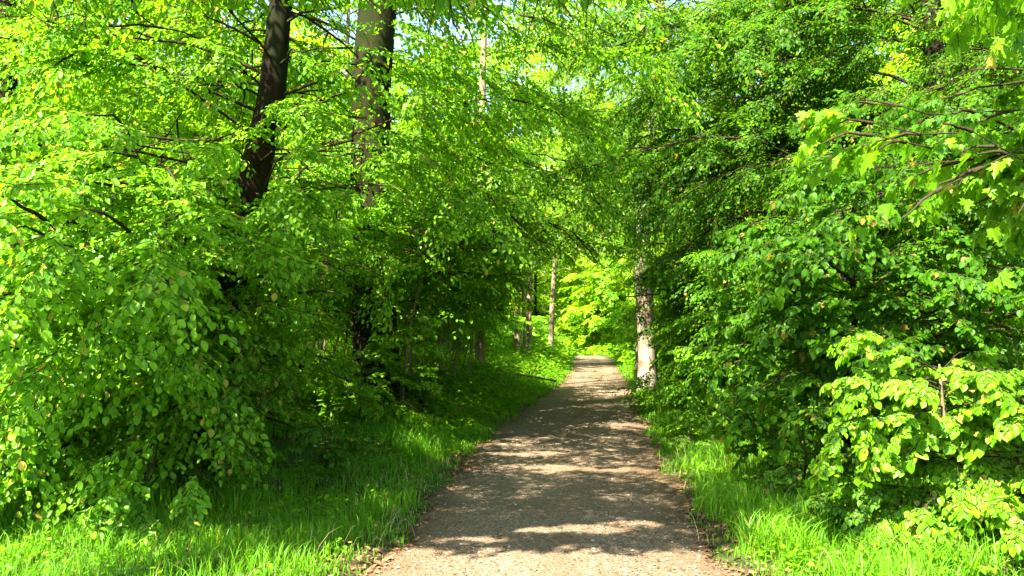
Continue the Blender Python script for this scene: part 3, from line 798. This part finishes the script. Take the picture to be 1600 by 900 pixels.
protos = [proto('forest_tree', '', 20, .22, 4.8, 40, .3, 1, 'leaf_far', 'bark_warm'),
          proto('forest_tree', '', 17, .18, 4.2, 40, .24, 2, 'leaf_far', 'bark_dark', thin=.8),
          proto('forest_tree', '', 22, .25, 5.2, 44, .35, 3, 'leaf_beech', 'bark_warm')]
used = [False] * 3
g = np.random.default_rng(55)
pts = []
avoid = [(.3, 40), (2.4, 50), (3.9, 25), (4.4, 30)]
def place_tree(x, y, zone, force=None):
    i_ = int(g.integers(0, 3)) if force is None else force
    z = gz(x, y)
    lb, gp = zone
    if not used[i_]:
        e = protos[i_]; used[i_] = True
        e.location = (x, y, z); e.rotation_euler = (0, 0, g.random() * 6.28); e['label'] = lb; e['group'] = gp
    else:
        copy_thing(protos[i_], (x, y, z), g.random() * 6.28, g.uniform(.85, 1.2), lb, gp)
ZL = ('tree of the wood on the left beyond the sapling thicket', 'trees of the wood left of the path')
ZR = ('tree of the wood on the right behind the hanging beech', 'trees of the wood right of the path')
ZF = ('distant tree closing the view beyond the bright opening', 'distant trees beyond the opening')
tries = 0
while len(pts) < 68 and tries < 6000:
    tries += 1
    y = 24 + 72 * g.random(); x = g.uniform(-.62, .66) * y + g.uniform(-3, 3)
    if pl(y) - 3.2 < x < pr(y) + 3.4: continue
    if 46 < y < 74 and -9 < x < 15 + .1 * y: continue
    if 28 < y < 76 and -5.5 < x < .15 * y + 5: continue
    if abs(x / y - .458) < .035: continue
    if -14 < x < pl(y) and 22 < y < 50 and g.random() < .9: continue                 # the sunlit glade
    if 56 < y and -16 < x <= -2 and g.random() < .6: continue
    if any((x - a) ** 2 + (y - b_) ** 2 < 14 for a, b_ in pts): continue
    if any((x - a) ** 2 + (y - b_) ** 2 < 9 for a, b_ in avoid) or (x + 6.6) ** 2 + (y - 20) ** 2 < 16 or (x - 6.9) ** 2 + (y - 27.5) ** 2 < 16: continue
    pts.append((x, y)); place_tree(x, y, ZL if x < pl(y) else ZR)
far = []
tries = 0
while len(far) < 70 and tries < 5000:
    tries += 1
    y = g.uniform(92, 150); x = g.uniform(-.62, .62) * y
    if any((x - a) ** 2 + (y - b_) ** 2 < 22 for a, b_ in far): continue
    far.append((x, y)); place_tree(x, y, ZF)
print('trees', len(pts), len(far))

# ---------------------------------------------------------------- saplings and shrubs
def sapling(seed, hh, n, lean, lb, mat='leaf_dark', nl=16, Lm=.9, hl=.25, kind='mid', shape='hex', r0=.022):
    g = np.random.default_rng(500 + seed)
    ks = np.linspace(0, 1, 6)
    e = bpy.data.objects.new(n, None); COL.objects.link(e)
    tk = np.stack([lean * ks ** 1.4 + .06 * np.sin(ks * 6 + seed), .1 * np.sin(ks * 4 + seed), -.1 + ks * hh], -1); tk -= [tk[0, 0], tk[0, 1], 0]
    lim = rlimbs(nl, hl, .98, 0, 360, lambda h: Lm, (.2, .7), (.1, .4), g)
    O, D, S, wood, wr = grow(tk, None, lim, kind, g, .5, .7, .4, .6, .012)
    P, Dl, N, Sl, T = instance_sprays(kind, O, D, S, g)
    k = P[:, 2] > .1
    e['label'] = lb; e['category'] = 'sapling' if n == 'sapling' else 'shrub'
    link('stem', trunk_mesh(tk, list(np.linspace(r0, .006, 6)), M['bark_warm'] if seed % 2 else M['bark_pale'], ns=7, name='stem', flare=.3), e)
    Vw, Fw = tubes(wood, wr, 3)
    link('branches', make_mesh('branches', Vw, [Fw], M['twig'], smooth=True), e)
    link('foliage', leaf_mesh('foliage', P[k], Dl[k], N[k], Sl[k], shape, M[mat]), e)
    return e
def spread(protos_, spots, labels, group, g, smin=.8, smax=1.2, rz=6.28):
    first = [True] * len(protos_)
    for n_, (x, y) in enumerate(spots):
        k = n_ % len(protos_)
        p = protos_[k]; loc = (x, y, gz(x, y)); a = g.uniform(-rz / 2, rz / 2); s = g.uniform(smin, smax)
        if first[k]:
            first[k] = False; p.location = loc; p.rotation_euler = (0, 0, a); p.scale = (s, s, s); p['label'] = labels; p['group'] = group
        else: copy_thing(p, loc, a, s, labels, group)
g = np.random.default_rng(66)
sp = [sapling(1, 4.6, 'sapling', .9, '', 'leaf_beech', nl=16, hl=.35), sapling(2, 3.8, 'sapling', .7, '', 'leaf_beech', nl=13, hl=.4), sapling(3, 5.4, 'sapling', 1.3, '', 'leaf_beech', nl=16, hl=.4),
      sapling(4, 3.2, 'sapling', .5, '', 'leaf_beech', nl=11, hl=.35)]
spots = []
while len(spots) < 46:
    y = g.uniform(15.5, 34); x = pl(y) - g.uniform(1.5 if y < 22 else 2.8, 6.8)
    if (x + 2.45) ** 2 + (y - 15.5) ** 2 < 1.2: continue
    spots.append((x, y))
spread(sp, spots, 'thin dark stem in the leaning sapling thicket left of the path', 'saplings in the left thicket', g, .8, 1.25, .9)

sh = [sapling(11, 1.5, 'shrub', .2, '', 'leaf_beech', 16, 1.0, .1, 'far', 'hex', .02), sapling(12, 1.0, 'shrub', .1, '', 'leaf_beech', 12, .8, .1, 'far', 'hex', .02),
      sapling(13, 2.6, 'shrub', .3, '', 'leaf_beech', 26, 1.2, .1, 'far', 'hex', .03)]
spots = []
while len(spots) < 110:
    y = g.uniform(30, 96); side = g.random()
    x = pl(y) - g.uniform(1.6, 9) if side < .4 else pr(y) + g.uniform(.9, 12)
    if y > 66: x = g.uniform(-8, 18); 
    if pl(y) - .8 < x < pr(y) + .8: continue
    spots.append((x, y))
spread(sh, spots, 'bright green bush beside the sunlit far stretch of the path', 'bushes along the far stretch', g, .7, 1.3)
spots = []
while len(spots) < 84:
    y = g.uniform(74, 112); x = g.uniform(-14, 26)
    if len(spots) > 60: y = g.uniform(30, 60); x = pl(y) - g.uniform(7, 16)
    if pl(y) - 1.5 < x < pr(y) + 1.5: continue
    spots.append((x, y))
sf = [sapling(21, 3.0, 'shrub', .2, '', 'leaf_beech', 30, 1.2, .05, 'far', 'card', .03), sapling(22, 3.6, 'shrub', .2, '', 'leaf_far', 34, 1.3, .05, 'far', 'card', .03)]
spread(sf, spots, 'tall sunlit bush on the leafy banks beyond the near trees', 'tall bushes on the far banks', g, 1.2, 2.7)
s2 = [sapling(14, 3.6, 'shrub', .3, '', 'leaf_dark', 30, 1.3, .08, 'mid', 'rhomb', .03), sapling(15, 2.4, 'shrub', .2, '', 'leaf_dark', 24, 1.1, .08, 'mid', 'rhomb', .025)]
spots = []
while len(spots) < 38:
    y = g.uniform(13.5, 32); x = pr(y) + g.uniform(1.2, 6.5)
    if (x - 3.93) ** 2 + (y - 24.8) ** 2 < 3 or (x < 5.3 and 20 < y < 29): continue
    spots.append((x, y))
spread(s2, spots, 'dark leafy bush in the thicket right of the path', 'bushes in the right thicket', g, .8, 1.3)
st = [sapling(31, 3.4, 'sapling', .8, '', 'leaf_beech', nl=8, hl=.6, r0=.016), sapling(33, 4.2, 'sapling', 1.0, '', nl=9, hl=.62, r0=.018), sapling(32, 2.9, 'sapling', .6, '', nl=7, hl=.55, r0=.014)]
spots = []
while len(spots) < 44:
    y = g.uniform(14.5, 24); x = pl(y) - g.uniform(1.1 + (y > 20), 4.2)
    if (x + 2.45) ** 2 + (y - 15.5) ** 2 < 1.0: continue
    spots.append((x, y))
spread(st, spots, 'thin nearly bare upright stem in the thicket beside the stout trunk', 'bare stems in the left thicket', g, .8, 1.3, 1.2)
s3 = [sapling(16, 2.6, 'shrub', .2, '', 'leaf_dark', 22, 1.1, .1, 'mid', 'rhomb', .025)]
spots = [(-6.5 + g.normal(0, 1.2), 17 + i_ * 1.6) for i_ in range(6)] + [(-8 - g.uniform(0, 4), 14 + i_ * 1.3) for i_ in range(10)]
spread(s3, spots, 'dark bush under the trees behind the stout trunk', 'bushes under the left trees', g, .8, 1.3)

# --- right foreground: maple bough, bright bush, small tree with broad leaves
g = np.random.default_rng(106)
bx, by = 5.6, 6.6; z0 = gz(bx, by) - .05
tk = [(bx, by, z0), (5.55, 6.55, 1.5), (5.35, 6.4, 2.8), (5.2, 6.3, 4), (5.3, 6.3, 6), (5.3, 6.4, 9)]
lim = [(.42, R(200), 2.6, .15, .18), (.45, R(190), 2.7, .10, .14), (.50, R(205), 2.2, .02, .12), (.47, R(184), 2.6, .13, .16),
       (.66, R(186), 2.3, .10, .2), (.64, R(207), 2.2, .10, .2), (.43, R(192), 2.4, .12, .14), (.46, R(210), 2.3, .05, .14), (.40, R(198), 2.2, .22, .2), (.49, R(195), 2.3, .05, .16),
       (.44, R(204), 2.0, .0, .16), (.41, R(186), 1.8, .1, .16)]
lim += rlimbs(18, .66, .98, 0, 360, lambda h: 2.3, (.2, .6), (.2, .4), g)
build_tree('maple_tree', 'maple bough with large bright lobed leaves reaching in from the upper right', 'tree', (bx, by, z0), tk, [.16, .15, .13, .11, .08, .02], lim,
           'maple', 'maple', M['leaf_maple'], M['bark_warm'], 31, branch_gap=.36, spray_len=.6, spray_gap=.24, br_len=.75, limb_r=.025, filt=True, marg=-.4, leafscale=1.0)

g = np.random.default_rng(107)
bx, by = 3.75, 7.2; z0 = gz(bx, by) - .03
tk = [(bx, by, z0), (3.72, 7.2, .5), (3.6, 7.15, 1.0), (3.55, 7.1, 1.45)]
lim = rlimbs(9, .02, .3, 150, 330, lambda h: .5, (.0, .3), (.1, .3), g) + rlimbs(34, .06, .98, 90, 300, lambda h: .35 + .8 * g.random() * (1.15 - .6 * h), (.15, .6), (.2, .5), g) + rlimbs(24, .1, .98, -60, 90, lambda h: .8, (.15, .6), (.2, .5), g)
build_tree('hazel_bush', 'sunlit yellow green bush with heart shaped leaves at the lower right corner', 'shrub', (bx, by, z0), tk, [.035, .03, .02, .008], lim,
           'heart', 'heart', M['leaf_maple'], M['bark_warm'], 32, branch_gap=.3, spray_len=.36, spray_gap=.24, br_len=.36, limb_r=.03, flare=.3, stem='stem', crown='foliage', leafscale=.85, view=False)

g = np.random.default_rng(108)
bx, by = 3.95, 10.1; z0 = gz(bx, by) - .03
tk = [(bx, by, z0), (3.93, 10.1, .6), (3.98, 10.1, 1.2), (4.12, 10.2, 2.0), (4.05, 10.25, 2.9), (4.35, 10.3, 3.9)]
lim = rlimbs(22, .36, .72, 110, 330, lambda h: 1.5, (.1, .35), (.05, .15), g) + rlimbs(9, .28, .5, -60, 110, lambda h: 1.7, (.1, .45), (.1, .3), g) + rlimbs(14, .5, .98, 0, 360, lambda h: 1.3, (.2, .6), (.2, .4), g)
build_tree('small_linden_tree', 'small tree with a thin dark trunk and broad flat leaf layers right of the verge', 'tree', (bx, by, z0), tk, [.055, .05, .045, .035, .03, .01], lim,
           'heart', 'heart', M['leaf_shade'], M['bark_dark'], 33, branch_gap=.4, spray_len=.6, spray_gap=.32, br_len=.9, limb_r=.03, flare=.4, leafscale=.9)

g = np.random.default_rng(109)
bx, by = 6.2, 9.4; z0 = gz(bx, by) - .03
tk = [(bx, by, z0), (6.1, 9.4, 1.5), (6.0, 9.3, 3.0), (6.1, 9.3, 4.6), (6.1, 9.3, 6.2)]
lim = rlimbs(22, .12, .75, 130, 300, lambda h: 2.1, (.1, .5), (.15, .35), g) + rlimbs(10, .2, .98, -60, 130, lambda h: 1.7, (.2, .6), (.2, .4), g)
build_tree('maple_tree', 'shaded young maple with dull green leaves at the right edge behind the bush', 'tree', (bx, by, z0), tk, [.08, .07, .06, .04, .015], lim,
           'maple', 'maple', M['leaf_shade'], M['bark_warm'], 34, branch_gap=.5, spray_len=.7, spray_gap=.33, br_len=1.0, limb_r=.03, flare=.5, leafscale=.75)

# low plants on the right verge and left foreground
def small_plant(label, bx, by, h, rad, n, seed, kind='heart', shape='heart', mat='leaf_dark', ls=.7, name='shrub', sl=.35):
    g = np.random.default_rng(600 + seed)
    z0 = gz(bx, by) - .02
    tk = [(bx, by, z0), (bx + .03, by, z0 + h * .5), (bx, by + .03, z0 + h)]
    lim = rlimbs(n, .08, .98, 0, 360, lambda q: rad, (.2, .8), (.1, .4), g)
    return build_tree(name, label, 'shrub', (bx, by, z0), tk, [.014, .01, .005], lim, kind, shape, M[mat], M['twig'], 700 + seed, branch_gap=.4, spray_len=sl, spray_gap=.25,
                      br_len=.3, limb_r=.02, flare=.2, stem='stem', crown='foliage', leafscale=ls, view=False, filt=False)
small_plant('low spreading shrub between the verge grass and the thin dark trunk', 3.15, 9.3, .75, .65, 16, 1)
small_plant('small bright plant standing alone in the right verge grass', 2.55, 12.3, .35, .2, 6, 2, ls=.5, mat='leaf_maple', sl=.2)
small_plant('leafy seedling cluster at the foot of the bright lower right bush', 3.0, 7.4, .35, .45, 12, 3, ls=.7)
small_plant('low plant with bright leaves at the right verge below the bush', 2.95, 6.2, .22, .3, 9, 4, 'heart', 'heart', 'leaf_maple', .6, sl=.25)
small_plant('bush with layered pale leaves right of the verge under the hanging beech', 3.6, 13.2, 1.5, .95, 26, 5, 'heart', 'heart', 'leaf_beech', .85)
small_plant('bush right of the verge just before the pale dappled trunk', 4.3, 20.0, 1.4, .9, 22, 6, 'mid', 'hex', 'leaf_dark', 1.)
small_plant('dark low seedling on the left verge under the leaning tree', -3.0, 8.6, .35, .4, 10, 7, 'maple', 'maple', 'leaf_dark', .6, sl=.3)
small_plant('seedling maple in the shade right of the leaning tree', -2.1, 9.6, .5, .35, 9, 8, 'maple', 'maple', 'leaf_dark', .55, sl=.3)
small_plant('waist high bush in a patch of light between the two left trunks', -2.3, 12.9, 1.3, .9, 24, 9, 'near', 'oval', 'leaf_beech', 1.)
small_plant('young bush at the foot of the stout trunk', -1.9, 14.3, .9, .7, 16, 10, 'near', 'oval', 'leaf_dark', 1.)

# tall dry stalks at the left edge
def stalk(x, y, h, lean, label):
    z0 = gz(x, y)
    t = np.linspace(0, 1, 9)
    P = np.stack([x + lean * t ** 2, y + .05 * t, z0 + h * t], -1)
    e = bpy.data.objects.new('grass_stalk', None); COL.objects.link(e); e.location = (x, y, z0)
    e['label'] = label; e['category'] = 'grass stalk'
    V, F = tubes([P - [x, y, z0]], [np.linspace(.0032, .0016, 9)], 5)
    link('stem', make_mesh('stem', V, [F], M['straw'], np.full(len(F), .5)), e)
    n = 26; q = rng.uniform(.86, 1.0, n)
    Pp = np.stack([x + lean * q ** 2, y + .05 * q, z0 + h * q], -1) - [x, y, z0]
    D = np.stack([rng.normal(0, .5, n), rng.normal(0, .5, n), np.ones(n)], -1)
    link('seed_head', leaf_mesh('seed_head', Pp, D, rng.normal(0, 1, (n, 3)), np.full(n, .018), 'hex', M['straw']), e)
stalk(-4.35, 7.4, 1.05, .12, 'tall pale grass stalk at the left edge, leftmost and longest')
stalk(-4.05, 7.3, .85, .22, 'pale grass stalk leaning right beside the tall one at the left edge')

# a mossy root by the leaning tree and a few sticks
def stick(P, r, label, name='fallen_branch', mat='root'):
    P = np.array(P, float); P0 = P[0].copy()
    V, F = tubes([resample(P, 12) - P0], [np.linspace(r, r * .5, 12) * (1 + .15 * np.sin(np.arange(12) * 2.1))], 8)
    o_ = link(name, make_mesh(name, V, [F], M[mat], smooth=True), None, label=label, category='branch'); o_.location = P0
stick([(-2.55, 8.35, gz(-2.55, 8.35) + .03), (-2.3, 8.42, gz(-2.3, 8.42) + .06), (-2.05, 8.4, gz(-2.05, 8.4) + .02)], .04, 'short brown piece of dead wood in the shaded grass at the left')
stick([(1.35, 26, gz(1.35, 26) + .3), (.6, 25.6, gz(.6, 25.6) + .35), (-.3, 25.2, gz(-.3, 25.2) + .3)], .03, 'thin dead branch lying on the left bank beside the path')
